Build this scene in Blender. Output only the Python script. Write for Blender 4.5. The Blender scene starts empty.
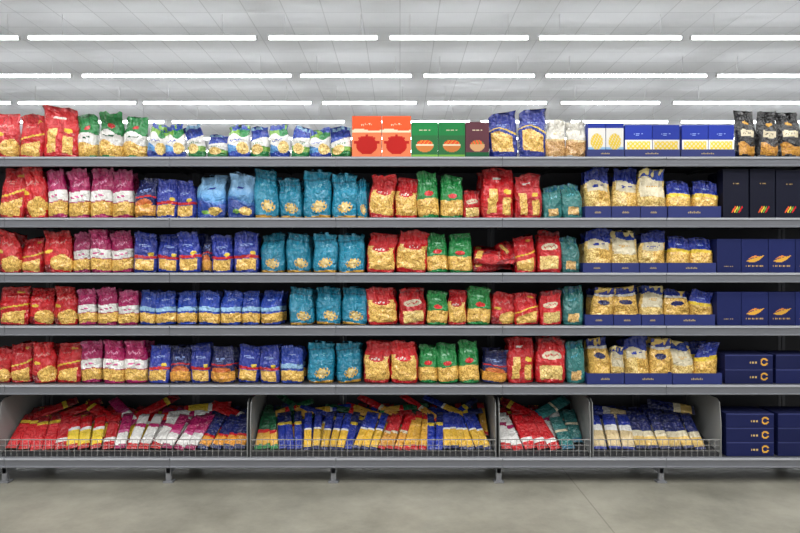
import bpy, math, random
from mathutils import Vector, Matrix, noise
random.seed(7)
R=random.Random(11)
sc=bpy.context.scene
try:
    sc.view_settings.view_transform='Standard'
    sc.view_settings.look='None'
    sc.view_settings.exposure=0.0
except Exception as e: print(e)
COL=sc.collection
PX=0.006; D0=3.733; ZC=1.305; HY=266.5
def wx(px,y=0.0): return (px-400)*PX*(D0+y)/D0
def wz(py,y=0.0): return ZC-(py-HY)*PX*(D0+y)/D0
def lin(h):
    h=h.lstrip('#'); o=[]
    for i in (0,2,4):
        c=int(h[i:i+2],16)/255
        o.append(c/12.92 if c<=0.04045 else ((c+0.055)/1.055)**2.4)
    return tuple(o)
C={k:lin(v) for k,v in dict(red='c8161e',dred='8a101a',white='e6e4e0',cream='e0d4b4',green='15803c',dgreen='0e5230',blue='2444a8',
 royal='22369a',navy='16205c',dnavy='0f1230',sky='4f92d0',lsky='92bde0',teal='1585a6',dteal='106480',gold='d8a23c',yellow='e8c63a',
 magenta='a51a5a',lmag='cc5a90',orange='e2582a',black='161518',maroon='58303a',pasta='f4d27a',pale='f4e09c',tan='e6c890',grey='9a9a98',
 brown='6e3a1a',lime='78ac44',gteal='2e7674',pink='e08a8c').items()}
RT=lin('dc8c84'); BT=lin('8ea4dc'); GT=lin('8cc8a0'); MT=lin('dc90b4'); TT=lin('58b0c8'); WT=lin('ece6dc')

# ---------------------------------------------------------------- materials
def nt(name):
    m=bpy.data.materials.new(name); m.use_nodes=True
    n=m.node_tree; b=n.nodes['Principled BSDF']; return m,n,b
def plain(name,col,rough=.5,metal=0,var=0,vs=5):
    m,n,b=nt(name)
    b.inputs['Base Color'].default_value=(*col,1); b.inputs['Roughness'].default_value=rough; b.inputs['Metallic'].default_value=metal
    tc=n.nodes.new('ShaderNodeTexCoord')
    no=n.nodes.new('ShaderNodeTexNoise'); no.inputs['Scale'].default_value=vs; no.inputs['Detail'].default_value=4
    n.links.new(tc.outputs['Object'],no.inputs['Vector'])
    mr=n.nodes.new('ShaderNodeMapRange'); mr.inputs['To Min'].default_value=1-var; mr.inputs['To Max'].default_value=1+var
    n.links.new(no.outputs['Fac'],mr.inputs['Value'])
    mx=n.nodes.new('ShaderNodeMix'); mx.data_type='RGBA'; mx.blend_type='MULTIPLY'; mx.inputs[0].default_value=1
    mx.inputs[6].default_value=(*col,1); n.links.new(mr.outputs[0],mx.inputs[7]); n.links.new(mx.outputs[2],b.inputs['Base Color'])
    return m
def foil(name,rough,bstr,coat=0):
    m,n,b=nt(name)
    at=n.nodes.new('ShaderNodeAttribute'); at.attribute_name='Col'
    oi=n.nodes.new('ShaderNodeObjectInfo')
    mr=n.nodes.new('ShaderNodeMapRange'); mr.inputs['To Min'].default_value=.82; mr.inputs['To Max'].default_value=1.12
    n.links.new(oi.outputs['Random'],mr.inputs['Value'])
    mx=n.nodes.new('ShaderNodeMix'); mx.data_type='RGBA'; mx.blend_type='MULTIPLY'; mx.inputs[0].default_value=1
    n.links.new(at.outputs['Color'],mx.inputs[6]); n.links.new(mr.outputs[0],mx.inputs[7]); n.links.new(mx.outputs[2],b.inputs['Base Color'])
    b.inputs['Roughness'].default_value=rough
    tc=n.nodes.new('ShaderNodeTexCoord')
    ad=n.nodes.new('ShaderNodeVectorMath'); ad.operation='ADD'
    n.links.new(tc.outputs['Object'],ad.inputs[0]); n.links.new(oi.outputs['Random'],ad.inputs[1])
    no=n.nodes.new('ShaderNodeTexNoise'); no.inputs['Scale'].default_value=24; no.inputs['Detail'].default_value=3; no.inputs['Distortion'].default_value=2.0
    n.links.new(ad.outputs[0],no.inputs['Vector'])
    bp=n.nodes.new('ShaderNodeBump'); bp.inputs['Strength'].default_value=bstr; bp.inputs['Distance'].default_value=.022
    n.links.new(no.outputs['Fac'],bp.inputs['Height']); n.links.new(bp.outputs[0],b.inputs['Normal'])
    if coat:
        b.inputs['Coat Weight'].default_value=coat; b.inputs['Coat Roughness'].default_value=.12; n.links.new(bp.outputs[0],b.inputs['Coat Normal'])
    return m
M_foil=foil('foil_film',.24,1.0,.7)
M_card=foil('printed_card',.6,.02)
M_card.node_tree.nodes['Principled BSDF'].inputs['Specular IOR Level'].default_value=.25
def pasta_mat():
    m,n,b=nt('pasta_behind_film')
    at=n.nodes.new('ShaderNodeAttribute'); at.attribute_name='Col'
    tc=n.nodes.new('ShaderNodeTexCoord')
    oi=n.nodes.new('ShaderNodeObjectInfo')
    ad=n.nodes.new('ShaderNodeVectorMath'); ad.operation='ADD'
    n.links.new(tc.outputs['Object'],ad.inputs[0]); n.links.new(oi.outputs['Random'],ad.inputs[1])
    nz=n.nodes.new('ShaderNodeTexNoise'); nz.inputs['Scale'].default_value=30; n.links.new(ad.outputs[0],nz.inputs['Vector'])
    sc_=n.nodes.new('ShaderNodeVectorMath'); sc_.operation='SCALE'; sc_.inputs[3].default_value=.025
    n.links.new(nz.outputs['Color'],sc_.inputs[0])
    a2=n.nodes.new('ShaderNodeVectorMath'); a2.operation='ADD'; n.links.new(ad.outputs[0],a2.inputs[0]); n.links.new(sc_.outputs[0],a2.inputs[1])
    vo=n.nodes.new('ShaderNodeTexVoronoi'); vo.inputs['Scale'].default_value=125; vo.inputs['Randomness'].default_value=1
    n.links.new(a2.outputs[0],vo.inputs['Vector'])
    cr=n.nodes.new('ShaderNodeValToRGB'); e=cr.color_ramp.elements
    e[0].position=.1; e[0].color=(1.05,1.02,.95,1); e[1].position=.7; e[1].color=(.56,.40,.2,1)
    x=cr.color_ramp.elements.new(.42); x.color=(.92,.83,.64,1)
    n.links.new(vo.outputs['Distance'],cr.inputs[0])
    mx=n.nodes.new('ShaderNodeMix'); mx.data_type='RGBA'; mx.blend_type='MULTIPLY'; mx.inputs[0].default_value=1
    n.links.new(at.outputs['Color'],mx.inputs[6]); n.links.new(cr.outputs[0],mx.inputs[7]); n.links.new(mx.outputs[2],b.inputs['Base Color'])
    b.inputs['Roughness'].default_value=.3
    n2=n.nodes.new('ShaderNodeTexNoise'); n2.inputs['Scale'].default_value=22; n2.inputs['Detail'].default_value=2; n2.inputs['Distortion'].default_value=1.5
    n.links.new(ad.outputs[0],n2.inputs['Vector'])
    bp=n.nodes.new('ShaderNodeBump'); bp.inputs['Strength'].default_value=.8; bp.inputs['Distance'].default_value=.018
    n.links.new(n2.outputs['Fac'],bp.inputs['Height']); n.links.new(bp.outputs[0],b.inputs['Normal'])
    b.inputs['Coat Weight'].default_value=.7; b.inputs['Coat Roughness'].default_value=.12; n.links.new(bp.outputs[0],b.inputs['Coat Normal'])
    return m
M_pasta=pasta_mat()

# ---------------------------------------------------------------- mesh helpers
def mesh_from(name,verts,faces,cols,mat,smooth=True):
    used={}; nvv=[]; nf=[]
    for f in faces:
        g=[]
        for i in f:
            if i not in used: used[i]=len(nvv); nvv.append(verts[i])
            g.append(used[i])
        nf.append(g)
    me=bpy.data.meshes.new(name); me.from_pydata(nvv,[],nf)
    if cols is not None:
        ca=me.color_attributes.new('Col','FLOAT_COLOR','CORNER')
        buf=[]
        for f,c in zip(nf,cols): buf+= [c[0],c[1],c[2],1.0]*len(f)
        ca.data.foreach_set('color',buf)
    if smooth: me.polygons.foreach_set('use_smooth',[True]*len(nf))
    me.materials.append(mat); me.update(); return me
def boxverts(x0,x1,y0,y1,z0,z1):
    return [(x0,y0,z0),(x1,y0,z0),(x1,y1,z0),(x0,y1,z0),(x0,y0,z1),(x1,y0,z1),(x1,y1,z1),(x0,y1,z1)]
BF=[(0,3,2,1),(4,5,6,7),(0,1,5,4),(1,2,6,5),(2,3,7,6),(3,0,4,7)]
def boxes_mesh(name,bl,mat,bevel=0.0):
    import bmesh
    bm=bmesh.new()
    for b in bl:
        vs=[bm.verts.new(v) for v in boxverts(*b)]
        for f in BF: bm.faces.new([vs[i] for i in f])
    if bevel>0: bmesh.ops.bevel(bm,geom=bm.edges[:],offset=bevel,segments=2,affect='EDGES')
    me=bpy.data.meshes.new(name); bm.to_mesh(me); bm.free(); me.materials.append(mat); return me
def extr(name,prof,x0,x1,mat):
    n=len(prof); vs=[(x0,p[0],p[1]) for p in prof]+[(x1,p[0],p[1]) for p in prof]
    fs=[(i,(i+1)%n,n+(i+1)%n,n+i) for i in range(n)]+[tuple(range(n-1,-1,-1)),tuple(range(n,2*n))]
    me=bpy.data.meshes.new(name); me.from_pydata(vs,[],fs)
    import bmesh
    bm=bmesh.new(); bm.from_mesh(me); bmesh.ops.recalc_face_normals(bm,faces=bm.faces); bm.to_mesh(me); bm.free()
    me.materials.append(mat); return me
def obj(name,data,loc=(0,0,0),rot=(0,0,0),parent=None,label=None,cat=None,group=None,kind=None):
    o=bpy.data.objects.new(name,data); COL.objects.link(o); o.location=loc; o.rotation_euler=rot
    if parent: o.parent=parent
    if label: o['label']=label
    if cat: o['category']=cat
    if group: o['group']=group
    if kind: o['kind']=kind
    return o

def sst(a,b,x):
    t=max(0,min(1,(x-a)/(b-a))); return t*t*(3-2*t)
def bag_parts(W,H,D,paint,seed,pillow=False):
    rg=random.Random(seed); ph=[rg.uniform(0,6.28) for _ in range(8)]
    nu,nv,nb=32,46,8; n=nu+nb
    lean=rg.uniform(-.7,.35)*D; dip=rg.uniform(-.06,.06); off=Vector((seed*3.7,seed*1.3,0))
    wr=rg.uniform(.8,1.9); sh=rg.uniform(-.07,.07)*W; tw=rg.uniform(.0,.1)
    verts=[]
    for j in range(nv+1):
        v=j/nv
        if pillow:
            e=min(v,1-v); d=.5*D*(.06+.94*math.sqrt(sst(.02,.16,e))) ; w=.5*W*(1.0-.05*sst(.2,.04,e)) if e<.2 else .5*W
            top=sst(.2,.02,1-v)
        else:
            d=.5*D*(.80+.20*sst(0,.15,v))*(1-.97*sst(.45,.9,v)**1.15)
            w=.5*W*(.92+.08*sst(0,.12,v)-(.05+tw)*sst(.5,.88,v)+.04*sst(.9,1,v)); top=sst(.45,.92,v)
        for i in range(n):
            if i<=nu:
                s=-1+2*i/nu; side=-1
            else:
                s=1-2*(i-nu)/nb; side=1
            f=max(0,1-abs(s)**(3.5 if pillow else 2.6))**.5
            x=s*w; y=side*d*f
            z=H*v
            nz=noise.noise(Vector((x*20,z*16,0))+off)+.5*noise.noise(Vector((x*45,z*40,3))+off)
            edge=sst(1.0,.8,abs(s))
            y+=side*((.06 if pillow else .13)*D)*nz*edge*(1-top*.3)*(.3 if v<.03 else 1)
            y+=(.06*D*math.sin(s*6+ph[0])+.04*D*math.sin(s*13+ph[1]+v*5))*top*wr*(.5 if pillow else 1)
            if not pillow:
                y+=lean*max(0,v-.6)/.4*top; x+=sh*top
                x+=.016*W*math.sin(v*9+ph[2])*abs(s)+.02*W*math.sin(v*17+ph[3])*abs(s)*top
                z+=H*(dip*s*top+(.024*math.sin(s*4+ph[4])+.014*math.sin(s*11+ph[5])-.035*max(0,s*math.copysign(1,dip))**3)*sst(.8,1,v))
            verts.append((x,y,z))
    P={0:[[],[]],1:[[],[]],2:[[],[]],3:[[],[]]}
    base=paint(.02,.75,rg)[0]
    for j in range(nv):
        for i in range(n):
            a=j*n+i; b=j*n+(i+1)%n; f=(a,b,b+n,a+n)
            v=(j+.5)/nv
            if i<nu:
                u=(i+.5)/nu
                c,p=paint(u+.02*math.sin(v*8+ph[6]),v+(.005 if pillow else .02)*math.sin(u*5+ph[7]),rg)
                if v>.94 or (pillow and v<.05):
                    p=2 if v>.5 else 3; c=tuple(.85*k+.04 for k in c)
            else:
                c,p=base,0
                if v>.94: p=2
                if pillow and v<.05: p=3
            P[p][0].append(f); P[p][1].append(c)
    q=3 if pillow else 0
    P[q][0].append(tuple(range(n-1,-1,-1))); P[q][1].append(base)
    P[2][0].append(tuple(nv*n+i for i in range(n))); P[2][1].append(base)
    out=[]
    for p,(nm,mt) in {0:('bag',M_foil),1:('pasta_window',M_pasta),2:('crimped_seal',M_foil),3:('crimped_seal',M_foil)}.items():
        if P[p][0]: out.append((nm,mesh_from(nm,verts,P[p][0],P[p][1],mt)))
    return out
def box_parts(W,H,D,paint,seed,nu=48,nv=44):
    rg=random.Random(seed); verts=[]; F=[]; CC=[]
    for j in range(nv+1):
        for i in range(nu+1): verts.append((W*(i/nu-.5),-D/2,H*.985*j/nv))
    for j in range(nv):
        for i in range(nu):
            a=j*(nu+1)+i; F.append((a,a+1,a+nu+2,a+nu+1)); CC.append(paint((i+.5)/nu,(j+.5)/nv,rg)[0])
    k=len(verts); base=paint(.02,.9,rg)[0]
    verts+=boxverts(-W/2,W/2,-D/2,D/2,0,H*.985)
    for f in (BF[0],BF[1],BF[3],BF[4],BF[5]): F.append(tuple(k+i for i in f)); CC.append(base)
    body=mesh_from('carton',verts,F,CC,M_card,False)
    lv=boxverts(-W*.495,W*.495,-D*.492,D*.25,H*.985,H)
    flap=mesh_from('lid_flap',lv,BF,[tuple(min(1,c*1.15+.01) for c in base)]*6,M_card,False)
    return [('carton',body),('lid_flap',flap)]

# ---------------------------------------------------------------- painters (u right, v up)
def el(u,v,a,b,ra,rb): return ((u-a)/ra)**2+((v-b)/rb)**2<1
HT=[.9,.5,.6,.85,.5,.7,.55,.9,.5,.65]
def mark(u,v,cu,cv,w,h,nl=5):
    st=int(round(cv*100))%5
    w*=.8; h*=.8
    a=(u-cu)/w
    if abs(a)>.5: return False
    b=(v-cv)/h-.2*a
    if st==0:
        k=.25*math.sin(a*nl*4.4+nl)+.12*math.sin(a*nl*13)
        return abs(b-k)<.17
    if st in (1,3):
        t=(a+.5)*(nl+2); i=int(t)%10; f=t%1+.12*b
        if not -.35<b<-.35+HT[(i+st)%10]: return False
        return .12<f<.42 or (.12<f<.75 and (b>-.5+HT[(i+st)%10] or (i%2 and b<-.2)))
    if st==2:
        return (abs(b-.22)<.18 and (a*17)%1<.7) or (abs(b+.28)<.07 and abs(a)<.35)
    return (abs(b)<.3*math.sqrt(max(0,1-4*a*a)) and not abs(b)<.08)
def bmark(u,v,cu,cv,w,h,nl=6):
    if abs(u-cu)>w/2 or abs(v-cv)>h/2: return False
    t=((u-cu)/w+.5)*nl; return t%1<.62 and not (.2<t%1<.42 and int(t)%2==0)
def p_red(u,v,r):
    if el(u,v,.66,.2,.36,.22+.03*math.sin(u*9)) and v>.04: return C['pasta'],1
    if mark(u,v,.5,.70,.7,.13,3): return RT,0
    if el(u,v,.26,.5,.14,.04): return C['yellow'],0
    if v<.2 and u<.3: return C['dred'],0
    return C['red'],0
def p_redb(u,v,r):
    if v<.24+.2*u and v>.05 and .12<u<.88: return C['pasta'],1
    if mark(u,v,.42,.72,.5,.09,4): return RT,0
    if abs(v-.38-.2*u)<.02: return C['yellow'],0
    if el(u,v,.75,.86,.15,.03): return C['gold'],0
    return C['red'],0
def p_redp(u,v,r):
    if .05<v<.2 and .3<u<.9: return C['pasta'],1
    if mark(u,v,.5,.6,.7,.14,3): return RT,0
    return C['red'] if math.sin(u*5+v*9)>-.7 else C['dred'],0
def p_red2(u,v,r):
    if .16<u<.42 and .08<v<.56: return C['pasta'],1
    if .6<u<.86 and .08<v<.42: return C['pasta'],1
    if mark(u,v,.5,.79,.6,.09,4): return WT,0
    if el(u,v,.72,.54,.12,.05): return C['yellow'],0
    return C['red'],0
def p_greenw(u,v,r):
    if .04<v<.34+.05*math.sin(u*6): return C['pasta'],1
    if v<.04: return C['green'],0
    if mark(u,v,.5,.49,.7,.09,4): return C['dgreen'],0
    if v<.58+.05*math.sin(u*5): return C['white'],0
    if el(u,v,.5,.72,.16,.05): return C['red'],0
    return C['green'],0
def p_small(u,v,r):
    if el(u,v,.7,.28,.26,.18): return C['pale'],1
    if v<.18: return C['blue'],0
    if v>.84: return C['blue'],0
    if v>.66+.08*math.sin(u*7): return C['lime'] if u<.5 else C['green'],0
    if mark(u,v,.4,.5,.6,.1,3): return C['blue'],0
    if v<.44-.3*u: return C['sky'],0
    return C['white'],0
def p_small2(u,v,r):
    if el(u,v,.4,.27,.3,.16): return C['pale'],1
    if v>.9: return C['lsky'],0
    if v>.54+.16*u: return C['blue'] if v<.8 else C['royal'],0
    if mark(u,v,.5,.46,.7,.1,3): return C['green'],0
    if v<.2: return C['green'],0
    return C['white'] if v>.36 else C['lime'],0
def p_boxorange(u,v,r):
    # simple solid red rounded pot with lid
    if el(u,v,.5,.3,.36,.22): return lin('b4160f'),0
    if el(u,v,.5,.47,.30,.06): return lin('c42018'),0
    if el(u,v,.5,.545,.05,.025): return lin('b4160f'),0
    if abs(v-.38)<.03 and abs(u-.5)<.43: return lin('b4160f'),0
    if .62<v<.68+.03*math.sin(u*6.3): return C['cream'],0
    if v>.66:
        if mark(u,v,.5,.81,.5,.08,4): return C['cream'],0
        return C['orange'],0
    return lin('e67c50'),0
def p_boxgreen(u,v,r):
    # bowl with orange food
    if el(u,v,.5,.36,.34,.2) and v<.38: return C['cream'] if v>.34 else lin('c8783c'),0
    if el(u,v,.5,.38,.30,.13) and v>=.38:
        t=math.sin(u*57+v*20)*math.sin(v*67+u*15)
        return (C['gold'] if t>.35 else C['orange'] if t>-.5 else C['red']),0
    if mark(u,v,.5,.77,.5,.09,4): return C['cream'],0
    if v<.1: return C['lime'],0
    return lin('1c7c40') if v>.64 else lin('2a6a3c'),0
def p_boxmaroon(u,v,r):
    if el(u,v,.5,.36,.32,.18) and v<.38: return lin('c89868'),0
    if el(u,v,.5,.38,.28,.12) and v>=.38:
        t=math.sin(u*45+v*30); return (C['green'] if t>.6 else C['orange']),0
    if mark(u,v,.5,.77,.5,.09,4): return C['cream'],0
    return C['maroon'] if v>.15 else C['dgreen'],0
def p_bluewin(u,v,r):
    if .14<v<.5+.08*math.sin(u*4) and .14<u<.86: return C['pasta'],1
    if mark(u,v,.45,.72,.5,.1,3): return BT,0
    if abs(v-.58-.08*math.sin(u*4))<.015: return C['yellow'],0
    return lin('1c3090'),0
def p_cream(u,v,r):
    if .05<v<.44: return lin('d4b080'),1
    if mark(u,v,.5,.66,.5,.07,4): return C['tan'],0
    if .44<v<.49: return C['tan'],0
    return lin('dcd8cc'),0
def p_boxwhite(u,v,r):
    if v<.16 or v>.86: return C['royal'],0
    if el(u,v,.5,.46,.36,.24): return (C['yellow'] if math.sin(u*36+v*20)*math.sin(v*50)>-.3 else C['cream']),0
    return C['white'] if v>.3 else C['lsky'],0
def p_boxnavy(u,v,r):
    if v<.5 and .06<u<.94:
        return (C['yellow'] if math.sin(u*38)*math.sin(v*41)>-.2 else C['cream']),0
    if v<.54: return C['white'],0
    if mark(u,v,.5,.72,.4,.1,4): return BT,0
    return C['royal'],0
def p_black(u,v,r):
    if .06<v<.28+.05*math.sin(u*7) and .12<u<.88: return C['gold'],1
    if .44<v<.58 and .2<u<.8: return (C['black'] if mark(u,v,.5,.51,.5,.09,4) else C['cream']),0
    if el(u,v,.5,.74,.14,.04): return C['gold'],0
    return C['black'],0
def p_mag(u,v,r):
    if v<.32 and v>.06: return C['pasta'],1
    if .34<v<.55: return (C['lmag'] if mark(u,v,.5,.44,.8,.09,3) else C['white']),0
    if mark(u,v,.45,.70,.7,.12,3): return MT,0
    return C['magenta'] if v<.84 else lin('b84076'),0
def p_navyred(u,v,r):
    if .06<v<.34 and .12<u<.88: return C['pasta'],1
    if .36<v<.43: return C['red'],0
    if mark(u,v,.5,.69,.7,.12,3): return BT,0
    if el(u,v,.75,.48,.12,.05): return C['yellow'],0
    return C['royal'],0
def p_blueor(u,v,r):
    if .05<v<.32: return lin('e8b050'),1
    if el(u,v,.5,.36,.4,.1): return lin('d06828'),0
    if mark(u,v,.5,.67,.6,.12,4): return BT,0
    if .5<v<.54: return C['red'],0
    return C['navy'],0
def p_sky(u,v,r):
    if el(u,v,.66,.17,.22,.1): return lin('e4cc74'),1
    if el(u,v,.34,.13,.14,.05): return C['lime'],0
    if v<.36+.05*math.sin(u*5+1): return lin('20449c'),0
    if v<.42+.05*math.sin(u*5+1): return lin('3f78c4'),0
    if mark(u,v,.5,.69,.6,.09,3): return C['royal'],0
    t=sst(.4,.8,v); return tuple(a*(1-t)+b*t for a,b in zip(lin('5a9cd4'),lin('8cbce4'))),0
def p_teal(u,v,r):
    # compact golden print low on the front
    q=((u-.56)/.27)**2+((v-.24)/.13)**2
    if q<1 and (math.sin(u*34+v*22)*math.sin(v*48-u*12)>-.35 or q<.25): return (lin('dcb45c') if q>.3 else lin('ecd290')),0
    if v<.05: return C['gold'],0
    if mark(u,v,.5,.67,.5,.09,3): return TT,0
    return C['teal'] if not .8<v<.84 else C['dteal'],0
def p_redyel(u,v,r):
    if el(u,v,.5,.62,.3,.08):
        return (WT if mark(u,v,.5,.61,.5,.08,3) else C['red']),0
    if .08<v<.66 and .06<u<.94: return C['pasta'],1
    return C['red'],0
def p_greenp(u,v,r):
    if el(u,v,.5,.52,.2,.06): return C['red'],0
    if .06<v<.42: return C['pasta'],1
    if mark(u,v,.5,.74,.6,.09,3): return GT,0
    return C['green'],0
def p_redwhite(u,v,r):
    if el(u,v,.5,.6,.34,.09): return (C['red'] if mark(u,v,.5,.6,.6,.1,3) else C['cream']),0
    if .07<v<.38 and .14<u<.86: return C['pale'],1
    return C['red'] if v<.88 else C['dred'],0
def p_tealsm(u,v,r):
    if .08<v<.3 and .25<u<.75: return C['tan'],1
    if mark(u,v,.5,.66,.5,.09,3): return TT,0
    if v>.85: return C['dteal'],0
    return C['gteal'],0
def p_bwp(u,v,r):
    if v>.72+.04*math.sin(u*5): return C['royal'],0
    if v>.52 and .1<u<.9: return (C['royal'] if mark(u,v,.5,.62,.6,.09,3) else C['cream']),0
    if v>.08: return (C['pale'] if u<.5 else C['pasta']),1
    return C['royal'],0
def p_clear(u,v,r):
    if v>.82: return C['royal'],0
    if v>.76: return C['white'],0
    if el(u,v,.5,.6,.26,.07): return C['navy'],0
    if v>.08: return C['pasta'],1
    return C['royal'],0
def p_pale(u,v,r):
    if v>.8+.03*math.sin(u*6): return C['blue'],0
    if v>.42 and .08<u<.92: return (C['gold'] if mark(u,v,.5,.62,.5,.09,3) else C['cream']),0
    if v>.08: return C['pale'],1
    return C['royal'],0
def p_bwp2(u,v,r):
    if v>.64: return (BT if mark(u,v,.5,.77,.5,.08,3) else C['royal']),0
    if v>.54: return C['yellow'],0
    if v>.1: return C['pasta'],1
    return C['royal'],0
def p_dark(u,v,r):
    for a,c in ((.36,'orange'),(.45,'yellow'),(.54,'lime'),(.63,'red')):
        dx=(u-a-.06); dz=(v-.18)*1.6; l=dx*.6+dz*.8; t=-dx*.8+dz*.6
        if abs(l)<.12 and abs(t)<.024: return C[c],0
    if bmark(u,v,.5,.72,.3,.02,6): return lin('a88c58'),0
    return lin('070a20'),0
BN=lin('162056')
def swoosh(u,v,cu,cv,ra,rb):
    x=(u-cu)/ra; y=(v-cv)/rb
    if abs(x)>1 or abs(y)>1: return None
    k=-.5+1.3*((x+1)/2)**2.2   # curve rising to the right
    th=.42*(1-abs(x)**1.6)+.05
    if abs(y-k)<th: return 'gold'
    k2=.55-.9*((x-.1))**2
    if -.75<x<.55 and abs(y-k2)<.2*(1-abs(x+.1)): return 'orange'
    return None
def p_gold(u,v,r):
    s=swoosh(u,v,.52,.42,.34,.13)
    if s: return (C['gold'] if s=='gold' else lin('e08a3c')),0
    if bmark(u,v,.5,.2,.66,.05,9): return lin('cca860'),0
    return BN,0
def p_goldp(u,v,r):
    if bmark(u,v,.5,.2,.4,.03,5): return lin('b8a070'),0
    return BN,0
def p_gold2(u,v,r):
    q=((u-.82)/.08)**2+((v-.5)/.28)**2
    if .35<q<1 and not (u>.82 and abs(v-.5)<.06): return C['gold'],0
    if bmark(u,v,.56,.46,.24,.14,8): return lin('c0a468'),0
    if v>.94: return lin('3a4070'),0
    return lin('131a48') ,0
def p_bluel(u,v,r):
    if .06<v<.34: return C['pasta'],1
    if .4<v<.52: return C['lsky'],0
    if mark(u,v,.5,.74,.6,.12,3): return BT,0
    return C['blue'],0
def bands(*bs):
    def f(u,v,r):
        for lim,c,p in bs:
            if v<lim: return c,p
        return bs[-1][1],bs[-1][2]
    return f
SP=lin('dca848')
p_kred=bands((.18,C['red'],0),(.28,C['white'],0),(1.1,C['red'],0))
p_kred2=bands((.7,C['red'],0),(.78,C['yellow'],0),(1.1,C['dred'],0))
p_kyel=bands((.1,C['red'],0),(.52,C['yellow'],0),(.6,C['white'],0),(1.1,C['red'],0))
p_kmag=bands((.1,C['magenta'],0),(.42,C['white'],0),(.5,C['lmag'],0),(1.1,C['magenta'],0))
p_kwhite=bands((.14,C['red'],0),(.6,C['white'],0),(.7,C['magenta'],0),(1.1,C['white'],0))
p_knavy=bands((.1,C['navy'],0),(.34,lin('d89030'),0),(.4,C['red'],0),(1.1,C['navy'],0))
p_kteal=bands((.1,C['dteal'],0),(.5,C['gteal'],0),(.56,C['cream'],0),(1.1,C['gteal'],0))
p_ktan=bands((.06,C['royal'],0),(.5,lin('dcc494'),0),(.66,C['white'],0),(1.1,C['royal'],0))
p_sgreen=bands((.1,C['green'],0),(.4,SP,0),(.48,C['red'],0),(1.1,C['dgreen'],0))
p_sblue=bands((.06,C['navy'],0),(.5,lin('e4b43c'),0),(.54,C['white'],0),(1.1,C['royal'],0))
p_sblue2=bands((.62,C['royal'],0),(.7,C['yellow'],0),(1.1,C['navy'],0))
p_sred=bands((.06,C['red'],0),(.42,lin('dc9c3c'),0),(.48,C['cream'],0),(1.1,C['red'],0))
p_syel=bands((.1,C['red'],0),(.8,lin('e0a83c'),0),(1.1,C['red'],0))
p_sny=bands((.06,C['navy'],0),(.3,lin('dcb868'),0),(.46,C['cream'],0),(1.1,C['navy'],0))
p_sny2=bands((.5,C['navy'],0),(.6,C['cream'],0),(1.1,C['navy'],0))

KD={}
def kind(k,paint,W,H,D,label,typ='bag',name='pasta_bag',cat='pasta bag',nvar=5):
    vs=[]
    for s in range(nvar):
        sd=len(KD)*10+s+1
        vs.append(box_parts(W,H,D,paint,sd) if typ=='box' else bag_parts(W,H,D,paint,sd,typ=='pillow'))
    KD[k]=dict(v=vs,W=W,H=H,D=D,label=label,name=name,cat=cat)
kind('red',p_red,.15,.25,.085,'glossy red pasta bag with a clear pasta window')
kind('redb',p_redb,.15,.25,.085,'red pasta bag with yellow line above pasta window')
kind('redp',p_redp,.15,.25,.085,'slumped mostly red pasta bag with small window',nvar=3)
kind('red2',p_red2,.18,.28,.09,'tall red pasta bag with two pasta windows')
kind('greenw',p_greenw,.14,.25,.085,'green and white pasta bag with pasta window')
kind('small',p_small,.12,.19,.07,'small white and blue pasta bag with green wave')
kind('small2',p_small2,.12,.18,.07,'small white bag with blue band and green base')
kind('bluewin',p_bluewin,.18,.27,.09,'tall deep blue pasta bag with yellow pasta window')
kind('cream',p_cream,.13,.21,.07,'cream-topped pasta bag with beige pasta below')
kind('black',p_black,.13,.27,.08,'black pasta bag with pale label and gold pasta')
kind('mag',p_mag,.135,.26,.08,'magenta and white pasta bag with pasta window')
kind('navyred',p_navyred,.135,.23,.08,'royal blue pasta bag with red stripe')
kind('blueor',p_blueor,.13,.23,.08,'navy pasta bag with orange pasta picture')
kind('sky',p_sky,.17,.25,.09,'pale sky blue pasta bag with deep blue base')
kind('teal',p_teal,.155,.26,.09,'turquoise pasta bag with compact golden pasta print')
kind('redyel',p_redyel,.165,.25,.09,'clear pasta bag with red top and red emblem')
kind('greenp',p_greenp,.135,.25,.08,'green pasta bag with red emblem and pasta window')
kind('redwhite',p_redwhite,.16,.25,.085,'red pasta bag with cream oval label')
kind('tealsm',p_tealsm,.13,.22,.08,'dull teal green pasta bag')
kind('bwp',p_bwp,.15,.25,.085,'pasta bag with blue top and cream label')
kind('clear',p_clear,.15,.25,.085,'clear pasta bag with navy oval label')
kind('pale',p_pale,.15,.25,.085,'pasta bag with blue top, large cream panel')
kind('bwp2',p_bwp2,.14,.2,.08,'short pasta bag with blue top, yellow line')
kind('bluel',p_bluel,.125,.21,.08,'blue pasta bag with light blue stripe')
X=dict(typ='box',name='pasta_box',cat='pasta box',nvar=1)
kind('Borange',p_boxorange,.18,.25,.06,'orange pasta box with large red pot picture',**X)
kind('Bgreen',p_boxgreen,.16,.21,.06,'green pasta box with orange bowl picture',**X)
kind('Bmaroon',p_boxmaroon,.16,.21,.06,'dark maroon pasta box with dish picture',**X)
kind('Bwhite',p_boxwhite,.11,.2,.06,'blue and white box with cream pasta picture',**X)
kind('Bnavy',p_boxnavy,.15,.17,.06,'low blue pasta box with yellow panel',**X)
kind('Bdark',p_dark,.15,.28,.08,'navy-black pasta box with thin coloured pasta strokes',**X)
kind('Bgold',p_gold,.15,.2,.14,'dark navy pasta box with small gold swoosh emblem',**X)
kind('Bgoldp',p_goldp,.15,.2,.14,'plain dark navy pasta box with tiny gold text',**X)
kind('Blong',p_gold2,.3,.085,.2,'long flat dark navy pasta box with gold emblem',**X)
Y=dict(typ='pillow',name='pasta_pack',cat='pasta pack',nvar=2)
kind('kred',p_kred,.072,.30,.02,'long red flat pasta pack with white band lying',**Y)
kind('kred2',p_kred2,.072,.30,.02,'long plain red flat pasta pack lying in bin',**Y)
kind('kyel',p_kyel,.068,.30,.02,'long red and yellow flat pasta pack lying',**Y)
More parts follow.
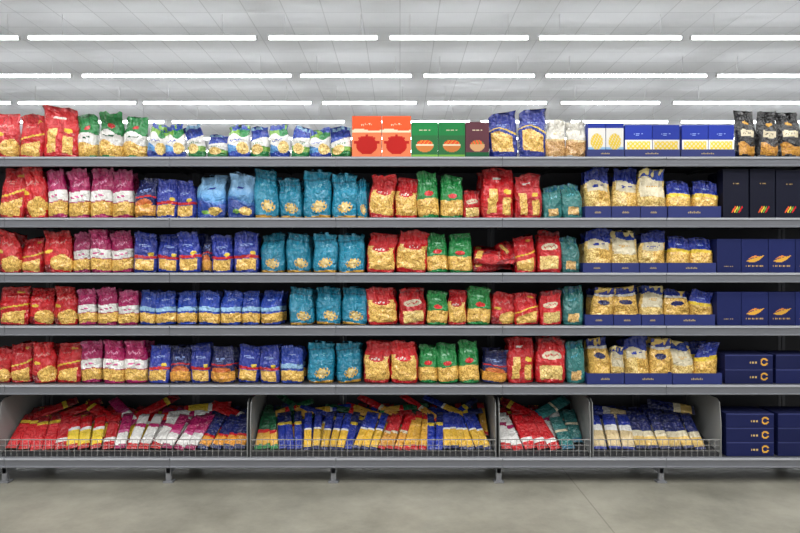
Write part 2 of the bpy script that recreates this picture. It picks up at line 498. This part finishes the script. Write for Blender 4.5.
kind('kmag',p_kmag,.068,.30,.02,'long magenta and white flat pasta pack lying',**Y)
kind('kwhite',p_kwhite,.068,.30,.02,'long white and red flat pasta pack lying',**Y)
kind('knavy',p_knavy,.072,.30,.02,'long navy and orange flat pasta pack lying',**Y)
kind('kteal',p_kteal,.085,.28,.022,'dull teal flat pasta pack lying in bin',**Y)
kind('ktan',p_ktan,.08,.28,.022,'beige pasta pack with blue and white end',**Y)
Y=dict(typ='pillow',name='spaghetti_pack',cat='spaghetti pack',nvar=2)
kind('sgreen',p_sgreen,.048,.32,.018,'long slim green spaghetti pack lying in bin',**Y)
kind('sblue',p_sblue,.048,.32,.018,'long slim blue and yellow spaghetti pack lying',**Y)
kind('sblue2',p_sblue2,.048,.32,.018,'long slim navy spaghetti pack with yellow line',**Y)
kind('sred',p_sred,.048,.32,.018,'long slim red and golden spaghetti pack lying',**Y)
kind('syel',p_syel,.048,.32,.018,'long slim golden spaghetti pack with red ends',**Y)
kind('sny',p_sny,.07,.29,.022,'navy pasta pack with cream and gold sections',**Y)
kind('sny2',p_sny2,.07,.29,.022,'navy pasta pack with cream band',**Y)

def put(k,loc,rot=(0,0,0),scale=(1,1,1),group=None,extra='',var=None):
    d=KD[k]; parts=d['v'][R.randrange(len(d['v'])) if var is None else var]
    o=obj(d['name'],parts[0][1],loc,rot,label=d['label']+extra,cat=d['cat'],group=group); o.scale=scale
    for nm,me in parts[1:]: obj(nm,me,parent=o)
    return o

# ---------------------------------------------------------------- shelves geometry
BASES=[157,218,273,326,385]
ZS=[wz(b) for b in BASES]; ZBASE=wz(458)
SD=.47
M_lip=plain('shelf_edge_grey',lin('74767c'),.4,.3,var=.06,vs=8)
M_liplight=plain('price_strip_light',lin('a8aab0'),.35,0,var=.03)
M_steel=plain('shelf_steel_dark',lin('505156'),.45,.3,var=.05)
M_back=plain('back_panel_dark',lin('2a2a2f'),.6,0,var=.08)
M_foot=plain('foot_steel',lin('8f9094'),.4,.5)
EDGES=[-162,5,170,336,502.5,666,830,995]
for bi in range(len(EDGES)-1):
    x0,x1=wx(EDGES[bi])+.001,wx(EDGES[bi+1])-.001
    xc=(x0+x1)/2; w=(x1-x0)/2
    u=obj('shelving_unit',None,(xc,0,0),label='dark grey steel supermarket shelving bay with five shelves',cat='shelving unit',group='shelving bays')
    obj('back_panel',boxes_mesh('back_panel',[(-w+.02,w-.02,SD+.005,SD+.02,.1,ZS[0]-.01)],M_back,.001),parent=u)
    for sx in (-1,1):
        obj('upright',boxes_mesh('upright',[(sx*(w-.012)-.011,sx*(w-.012)+.011,SD+.002,SD+.05,0,ZS[0]-.005)],M_steel,.002),parent=u)
    fx=w-.017
    obj('foot',boxes_mesh('foot',[(fx-.014,fx+.014,.02,SD,.055,ZBASE-.035),(fx-.016,fx+.016,.02,.045,.012,.09),(fx-.03,fx+.03,.01,.06,0,.012)],M_foot,.002),parent=u)
    for si,z in enumerate(ZS+[ZBASE]):
        nm='shelf' if si<5 else 'base_shelf'
        s=obj(nm,boxes_mesh(nm,[(-w,w,.012,SD,z-.028,z)]+[(-w+.05+k*(2*w-.1)/3-.01,-w+.05+k*(2*w-.1)/3+.01,.02,SD,z-.04,z-.028) for k in range(4)],M_steel,.001),parent=u)
        hgt=.057
        prof=[(.012,z+.002),(-.002,z+.002),(-.006,z-.004),(-.006,z-.011),(-.002,z-.013),(-.002,z-hgt+.01),(-.008,z-hgt+.006),(-.008,z-hgt),(.012,z-hgt)]
        r=obj('price_rail',extr('price_rail',prof,-w,w,M_lip),parent=s)
        obj('label_strip',boxes_mesh('label_strip',[(-w+.002,w-.002,-.0085,-.006,z-.011,z-.001)],M_liplight),parent=s)

GR=['pasta packages on the top shelf','pasta packages on the second shelf','pasta packages on the third shelf','pasta packages on the fourth shelf','pasta packages on the fifth shelf']
rows=[
 """red -6 18 113;redb 18 43 115;red2 42 77 110;greenw 77 98 116;greenw 98 122 116;greenw 122 146 116;small 146 165 125;small 165 186 127;
 small2 187 206 128;small2 206 227 135;small 227 250 125;small2 250 270 127;small 270 290 124;small2 290 309 127;small 309 331 128;small2 331 352 128;
 Borange 352 381.5 116;Borange 382 411 116;Bgreen 411.5 438 122;Bgreen 438.5 465 122;Bmaroon 465.5 489 122;bluewin 489 518 113;bluewin 518 547 110;
 cream 546 566 121;cream 566 587 121;@Bwhite 588 605.5 123;@Bwhite 606 623.5 123;@Bnavy 625 652 125;@Bnavy 652.5 679.5 125;@Bnavy 682 708 125;@Bnavy 708.5 734 125;
 black 736 757 110;black 757 780 112;black 780 803 113""",
 """redb -2 23 169;red 23 48 169;mag 47 67 170;mag 67 89 169;mag 89 111 169;mag 111 133 170;blueor 133 155 177;navyred 155 176 181;navyred 176 196 181;
 sky 196 226 174;sky 226 254 176;teal 254 279 171;teal 279 303 177;teal 303 331 171;teal 331 357 174;teal 357 368 180;redyel 368 394 176;redyel 394 418 178;
 greenp 418 440 174;greenp 440 463 176;redwhite 463 481 191;red2 481 515 168;red2 515 543 173;tealsm 543 563 185;tealsm 563 584 185;
 @bwp 586 612 169;@bwp 612 638 170;@pale 638 667 170;@bwp2 668 693 180;@bwp2 693 719 181;Bdark 723 748.5 169;Bdark 750 775 169;Bdark 776 802 170""",
 """red -4 20 232;redb 20 43 238;red 43 71 231;mag 72 90 232;mag 90 111 231;mag 111 133 232;navyred 133 156 234;navyred 156 178 235;navyred 178 201 233;
 blueor 201 211 236;navyred 211 233 235;navyred 233 258 233;teal 260 285 233;teal 286 311 234;teal 312 337 234;teal 338 365 234;redyel 366 395 235;redyel 395 427 232;
 greenp 427 449 235;greenp 449 473 235;redb 515 537 235;redwhite 537 562 231;tealsm 562 581 236;
 @bwp 585 612 230;@pale 612 639 230;@bwp 639 666 231;@bwp2 668 691 237;@bwp2 691 715 238;Bgoldp 717 741 239;Bgold 741.5 768 239;Bgold 768.5 795 239;Bgold 795.5 822 239""",
 """redb -2 28 287;red 28 52 288;red 52 77 287;mag 77 96 288;mag 96 117 288;mag 117 137 289;bluel 138 155 290;bluel 155 176 291;bluel 176 197 291;bluel 197 219 291;
 bluel 219 240 291;bluel 240 260 291;bluel 260 282 292;teal 289 314 288;teal 315 341 288;teal 341 367 287;redyel 367 398 287;redwhite 399 427 288;greenp 427 448 290;
 redyel 448 467 291;greenp 467 491 288;red 491 515 293;redb 515 540 293;redwhite 540 563 291;tealsm 563 584 285;
 @clear 591 614 288;@clear 614 640 287;@pale 640 664 287;@clear 664 690 290;@bwp2 690 713 292;Bgoldp 717 741 292;Bgold 741.5 768 292;Bgold 768.5 795 292;Bgold 795.5 822 292""",
 """red -12 10 348;redb 10 32 343;red 32 55 342;redb 55 80 343;mag 80 102 339;mag 102 124 339;mag 124 147 339;navyred 147 169 346;blueor 169 190 346;navyred 190 210 346;
 blueor 210 235 346;navyred 237 259 346;navyred 259 280 346;bluel 280 303 346;teal 307 334 342;teal 337 362 341;redyel 363 390 343;redyel 390 418 341;
 greenp 418 438 344;greenp 438 459 344;greenp 459 480 341;blueor 482 507 350;red2 507 535 338;redwhite 535 566 338;tealsm 567 586 341;
 @clear 590 612 338;@pale 612 626 346;@bwp 626 650 337;@clear 650 672 338;@pale 672 695 341;@bwp2 695 719 341"""]
for si,txt in enumerate(rows):
    zs=ZS[si]; ceil_z=(ZS[si-1]-.045) if si else 9
    for ent in txt.replace('\n','').split(';'):
        k,a,b,t=ent.split(); a=float(a);b=float(b);t=float(t)
        tray=k[0]=='@'; k=k.lstrip('@'); d=KD[k]; isb=k[0]=='B'
        yf=.033+(0 if isb else R.uniform(0,.025))+(.01 if tray else 0)
        yc=yf+d['D']*.5
        ye=yf+ (0 if isb else d['D']*.2)
        zt=wz(t+(0 if isb else R.uniform(-1,1.5)),ye if isb else yc)
        z0=zs+(.007 if tray else 0.001)
        h=min(zt-z0,ceil_z-z0-.006)
        w=(b-a)*PX*(D0+ye)/D0*(.995 if isb else 1.0)
        xc=wx((a+b)/2,ye)
        sx,sz=w/d['W'],h/d['H']
        sy=1 if isb else min(1.1,max(.7,(sx+sz)/2))
        ya=5 if tray else 10
        rz=0 if isb else math.radians(R.uniform(-ya,ya)); ry=0 if isb else math.radians(R.uniform(-3,3)*(1.6 if k[:5]=='small' else 1))
        lift=abs(math.sin(ry))*w/2*.8
        where=' in navy tray' if tray else ''
        put(k,(xc,yc,z0+lift),(0 if isb else math.radians(R.uniform(-3,1)),ry,rz),(sx,sy,sz),GR[si],where)
        if si>0:
            y2=yc+d['D']*sy+.035
            if y2+d['D']/2<SD-.01:
                h2=h*R.uniform(.9,1.0)
                put(k,(xc+(0 if isb else R.uniform(-.01,.01)),y2,z0+.001),(0,0,0 if isb else math.radians(R.uniform(-8,8))),(sx*.96,sy,h2/d['H']),GR[si],where)
for xa in (725,776):
    z=ZS[4]+.001
    for i in range(2):
        put('Blong',(wx(xa+24,.04),.14,z),(0,0,R.uniform(-.01,.01)),(.96,1,.087/.085),GR[4]); z+=.0885
for xa in (726,778):
    z=ZBASE+.001
    for i in range(3):
        put('Blong',(wx(xa+24.5,.03),.135,z),(0,0,R.uniform(-.012,.012)),(.96,1,1),'long pasta boxes on the base shelf'); z+=.0865
for (px,yy,dz,ti,tilt,s) in [(472,.12,.045,84,-60,1.0),(474,.10,.10,98,-55,1.0),(500,.15,.13,60,-50,.55),(471,.27,.05,88,-55,1.0),(473,.30,.13,95,-60,.95)]:
    m_=Matrix.Rotation(math.radians(tilt),3,'X')@Matrix.Rotation(math.radians(ti),3,'Y')
    put('redp',(wx(px,yy),yy,ZS[2]+dz),m_.to_euler(),(.9,.75,s),GR[2],' lying')
# ---------------------------------------------------------------- display trays
M_tray=plain('navy_cardboard',lin('1c2868'),.5,0,var=.06)
M_trayin=plain('tray_gold_print',lin('a89468'),.5)
def tray(a,b,base,top,si):
    x0=wx(a,.02);x1=wx(b,.02);w=(x1-x0)/2-.001;h=(base-top)*PX; t=.004; dd=.27 if si else .14
    o=obj('display_tray',boxes_mesh('display_tray',[(-w,w,0,dd,0,t),(-w,w,0,t,t,h),(-w,w,dd-t,dd,t,h*1.3),(-w,-w+t,t,dd-t,t,h),(w-t,w,t,dd-t,t,h)],M_tray),
        ((x0+x1)/2,.018,ZS[si]+.001),label='navy cardboard display tray holding pasta packages',cat='display tray',group='navy display trays')
    bl=[]
    for i in range(7):
        xx=-w*.25+i*w*.07; bl.append((xx,xx+w*.045,-.001,0.0005,h*.4,h*(.52+.06*(i%2))))
    obj('printed_mark',boxes_mesh('printed_mark',bl,M_trayin),parent=o)
for a,b,base,top,si in [(587,624,157,149,0),(624.5,680,157,149,0),(681,735,157,149,0),(585,611,218,206,1),(611.5,640,218,206,1),(640.5,667,218,206,1),(668,721,218,206,1),
  (583,611,273,263,2),(611.5,639,273,263,2),(639.5,667,273,263,2),(667.5,716,273,263,2),(585,613,326,315,3),(613.5,641,326,315,3),(641.5,664,326,315,3),(664.5,715,326,315,3),
  (587,624,385,374,4),(624.5,672,385,374,4),(672.5,722,385,374,4)]:
    tray(a,b,base,top,si)
# ---------------------------------------------------------------- bins
M_bin=plain('bin_panel_light',lin('8c8d8c'),.45,0,var=.04)
M_binf=plain('bin_floor_dark',lin('303032'),.5,0,var=.04)
M_wire=plain('chrome_wire',lin('c8c8ca'),.25,.8)
YB=.45
def wires(w,h,step,y=0.0,r=.0012):
    bl=[]; n=int(2*w/step)
    for i in range(n+1):
        x=-w+i*(2*w)/n; bl.append((x-r,x+r,y-r,y+r,0,h))
    for q in (.02,.36,.68,1.0):
        rr=r*(2 if q==1 else 1)
        bl.append((-w,w,y-rr,y+rr,h*q-rr,h*q+rr))
    return bl
def dbin(a,b,mix,mixtop,group,nex,seed,PD=38,yawa=16):
    PIT=math.radians(PD)
    x0,x1=wx(a),wx(b); xc=(x0+x1)/2; w=(x1-x0)/2-.002; zb=ZBASE+.001
    H=.345
    o=obj('display_bin',None,(xc,0,zb),label='light grey display bin with wire front full of lying packs',cat='display bin',group='display bins on the base shelf')
    for s in (-1,1):
        xs=s*(w-.003)
        prof=[(.012,0),(YB+.01,0),(YB+.01,H),(.06,H),(.03,H-.02),(.012,.2)]
        obj('side_panel',extr('side_panel',prof,xs-.002,xs+.002,M_bin),parent=o)
    obj('sloped_floor',extr('sloped_floor',[(.03,0),(.03,.02),(YB,.12),(YB,0)],-w+.008,w-.008,M_binf),parent=o)
    obj('wire_front',boxes_mesh('wire_front',wires(w-.004,.105,.034),M_wire),(0,.016,.0),parent=o)
    def pk(f,mx):
        for lim,ks in mx:
            if f<=lim: return ks[R.randrange(len(ks))]
    for rank,(y0,mx,Lm) in enumerate([(.04,mix,.92),(.12,mix,.92),(.20,mixtop,.82)]):
        x=x0+.02; last=None; run=0
        while True:
            f=min(1,(x-x0)/(x1-x0))
            if run<=0 or last is None: last=pk(f,mx); run=R.randint(1,3)
            run-=1; k=last; d=KD[k]; W=d['W']; xp=x+W/2
            if xp+W/2>x1-.015: break
            yaw=math.radians(yawa)*math.sin(xp*4.2+seed+rank*.9)+math.radians(R.uniform(-4,4))
            H_=d['H']*Lm
            m_x=x1-.02-W/2-xp; m_n=xp-x0-.02-W/2
            yaw=min(yaw,math.asin(min(1,max(0,m_x)/H_))); yaw=max(yaw,-math.asin(min(1,max(0,m_n)/H_)))
            z=zb+.022+(y0-.03)*.238+.012+R.uniform(0,.01)
            m_=Matrix.Rotation(-(math.pi/2-PIT),3,'X')@Matrix.Rotation(yaw,3,'Y')
            put(k,(xp,y0+R.uniform(-.005,.005),z),m_.to_euler(),(1,1,Lm*R.uniform(.93,1.0)),group)
            x+=W*R.uniform(1.0,1.08)
    for i in range(nex):
        f=(i+R.uniform(.2,.8))/nex
        k=pk(f,mixtop if i%3 else mix); d=KD[k]
        yw=R.choice((-1,1))*R.uniform(.8,1.45)
        m=.5*d['H']*abs(math.sin(yw))+.05
        xp=min(max(x0+(x1-x0)*f,x0+m),x1-m)
        s_=R.uniform(.2,.27); nrm=.026
        cy=.12+s_*math.cos(PIT)-nrm*math.sin(PIT); cz=zb+.055+s_*math.sin(PIT)+nrm*math.cos(PIT)
        m_=Matrix.Rotation(-(math.pi/2-PIT*R.uniform(.8,1)),3,'X')@Matrix.Rotation(yw,3,'Y')
        v=m_@Vector((0,0,d['H']/2))
        put(k,(xp-v.x,cy-v.y,cz-v.z),m_.to_euler(),(1,1,1),group,' on top')
m1=[(.22,['kred','kred2','kred2']),(.42,['kyel','kyel','kred']),(.76,['kmag','kwhite','kwhite','kmag']),(1.1,['knavy','knavy','kyel'])]
dbin(-3,247.5,m1,[(.25,['kred2','kred']),(.6,['kred','kred2','kwhite']),(.8,['kwhite','kmag']),(1.1,['knavy','kred'])],'packs in the first bin',8,0.5)
dbin(249,497,[(.1,['sgreen','sgreen']),(.5,['sblue','sblue','sblue2','sblue']),(.7,['sred','syel','sred','sgreen']),(.9,['sblue','sblue2','sblue']),(1.1,['sgreen','sred'])],
  [(.2,['sgreen','sblue2']),(.45,['sgreen','sred','syel']),(.75,['syel','sred','sgreen']),(1.1,['sblue2','sgreen','syel'])],'spaghetti packs in the second bin',12,2.0)
dbin(499,592,[(.5,['kred','kred2','kwhite']),(1.1,['kteal'])],[(.5,['kred2']),(1.1,['kteal'])],'packs in the third bin',2,1.0)
dbin(593,723,[(.25,['ktan']),(1.1,['sny','sny','sny'])],[(.25,['ktan']),(1.1,['sny','sny2'])],'packs in the fourth bin',2,3.0,44,5)

# ---------------------------------------------------------------- room
def floor_mat():
    m,n,b=nt('polished_concrete')
    tc=n.nodes.new('ShaderNodeTexCoord')
    n1=n.nodes.new('ShaderNodeTexNoise'); n1.inputs['Scale'].default_value=1.3; n1.inputs['Detail'].default_value=10; n1.inputs['Roughness'].default_value=.72
    n.links.new(tc.outputs['Object'],n1.inputs['Vector'])
    cr=n.nodes.new('ShaderNodeValToRGB'); cr.color_ramp.elements[0].position=.32; cr.color_ramp.elements[0].color=(*lin('6e6c61'),1)
    cr.color_ramp.elements[1].position=.64; cr.color_ramp.elements[1].color=(*lin('9a978a'),1)
    n.links.new(n1.outputs['Fac'],cr.inputs[0])
    br=n.nodes.new('ShaderNodeTexBrick'); br.offset=0; br.inputs['Scale'].default_value=1; br.inputs['Brick Width'].default_value=6; br.inputs['Row Height'].default_value=6
    br.inputs['Mortar Size'].default_value=.004; br.inputs['Color1'].default_value=(1,1,1,1); br.inputs['Color2'].default_value=(.96,.96,.96,1); br.inputs['Mortar'].default_value=(.65,.65,.62,1)
    mp=n.nodes.new('ShaderNodeMapping'); mp.inputs['Location'].default_value=(4.95,2.5,0)
    n.links.new(tc.outputs['Object'],mp.inputs[0]); n.links.new(mp.outputs[0],br.inputs['Vector'])
    mx=n.nodes.new('ShaderNodeMix'); mx.data_type='RGBA'; mx.blend_type='MULTIPLY'; mx.inputs[0].default_value=1
    n.links.new(cr.outputs[0],mx.inputs[6]); n.links.new(br.outputs['Color'],mx.inputs[7]); n.links.new(mx.outputs[2],b.inputs['Base Color'])
    b.inputs['Roughness'].default_value=.38
    return m
def ceil_mat():
    m,n,b=nt('ceiling_tiles')
    tc=n.nodes.new('ShaderNodeTexCoord')
    br=n.nodes.new('ShaderNodeTexBrick'); br.offset=0; br.inputs['Scale'].default_value=1; br.inputs['Brick Width'].default_value=.6; br.inputs['Row Height'].default_value=.6
    br.inputs['Mortar Size'].default_value=.008; br.inputs['Color1'].default_value=(*lin('e2e4e8'),1); br.inputs['Color2'].default_value=(*lin('dadce0'),1); br.inputs['Mortar'].default_value=(*lin('c4c6ca'),1)
    n.links.new(tc.outputs['Object'],br.inputs['Vector']); n.links.new(br.outputs['Color'],b.inputs['Base Color'])
    b.inputs['Roughness'].default_value=.9
    return m
M_wall=plain('painted_wall',lin('b8b8b6'),.8,0,var=.03)
obj('floor',boxes_mesh('floor',[(-18,18,-10,32,-.1,0)],floor_mat()),kind='structure')
ZCE=5.28
obj('ceiling',boxes_mesh('ceiling',[(-18,18,-10,32,ZCE,ZCE+.1)],ceil_mat()),kind='structure')
obj('wall_back',boxes_mesh('wall_back',[(-18,18,32,32.2,0,ZCE)],M_wall),kind='structure')
M_house=plain('batten_white',lin('cfcfd2'),.4)
m,n,b=nt('tube_glow'); b.inputs['Base Color'].default_value=(1,1,1,1); b.inputs['Emission Color'].default_value=(.98,.99,1,1); b.inputs['Emission Strength'].default_value=13.5
M_tube=m
ZL=ZC+3.6
def fixture(xa,xb,y):
    L=(xb-xa)/2
    o=obj('ceiling_light',None,((xa+xb)/2,y,ZL),label='long white linear fluorescent ceiling light',cat='ceiling light',group='rows of ceiling lights')
    rods=[(s*L*.7-.005,s*L*.7+.005,-.004,.004,.045,ZCE-ZL-.0005) for s in (-1,1)]
    obj('housing',boxes_mesh('housing',[(-L,L,-.01,.01,.028,.045),(-L,-L+.02,-.03,.03,-.026,.028),(L-.02,L,-.03,.03,-.026,.028)]+rods,M_house),parent=o)
    prof=[(.026*math.cos(a*math.pi/6),.026*math.sin(a*math.pi/6)) for a in range(12)]
    obj('tube',extr('tube',prof,-L+.021,L-.021,M_tube),parent=o)
segs=[[(-60,20),(28,257),(268,378),(389,529),(538,682),(690,850)],[(-60,72),(82,292),(300,412),(423,535),(545,707),(716,860)],
 [(-90,12),(18,137),(143,312),(322,417),(427,547),(560,660),(672,850)],[(-90,10),(20,165),(172,345),(355,470),(480,560),(570,668),(680,830)]]
ypx=[38,76,103,122]
for r in range(4):
    d=622.2*3.6/(HY-ypx[r]); y=d-D0
    for a,b in segs[r]: fixture((a-400)/622.2*d,(b-400)/622.2*d,y)
for r in range(4,7):
    y=6.07+1.93*r; x=-12+R.uniform(0,1)
    while x<12: fixture(x,x+2.9,y); x+=3.05
for y in (4.14,2.21,.28,-1.65,-3.58,-5.5,-7.4):
    for x in (-7.6,-4.55,-1.5,1.55,4.6): fixture(x,x+2.9,y)
    la=bpy.data.lights.new('row_fill_light','AREA'); la.shape='RECTANGLE'; la.size=13; la.size_y=.2; la.energy={-1.65:150,-3.58:270,-5.5:160}.get(y,70) if y<1 else 30; la.color=(1,.99,.97)  # fill lamp added under each out-of-view fixture row, besides its glowing tubes
    lo=bpy.data.objects.new('row_fill_light',la); COL.objects.link(lo); lo.location=(0,y,ZL-.06)
w=bpy.data.worlds.new('World'); sc.world=w; w.use_nodes=True
w.node_tree.nodes['Background'].inputs[0].default_value=(.95,.97,1,1); w.node_tree.nodes['Background'].inputs[1].default_value=.55
cam=bpy.data.cameras.new('camera'); co=bpy.data.objects.new('camera',cam); COL.objects.link(co)
co.location=(0,-D0,ZC); co.rotation_euler=(math.pi/2,0,0); cam.lens=28; cam.sensor_width=36
sc.camera=co
print('objects',len(bpy.data.objects))
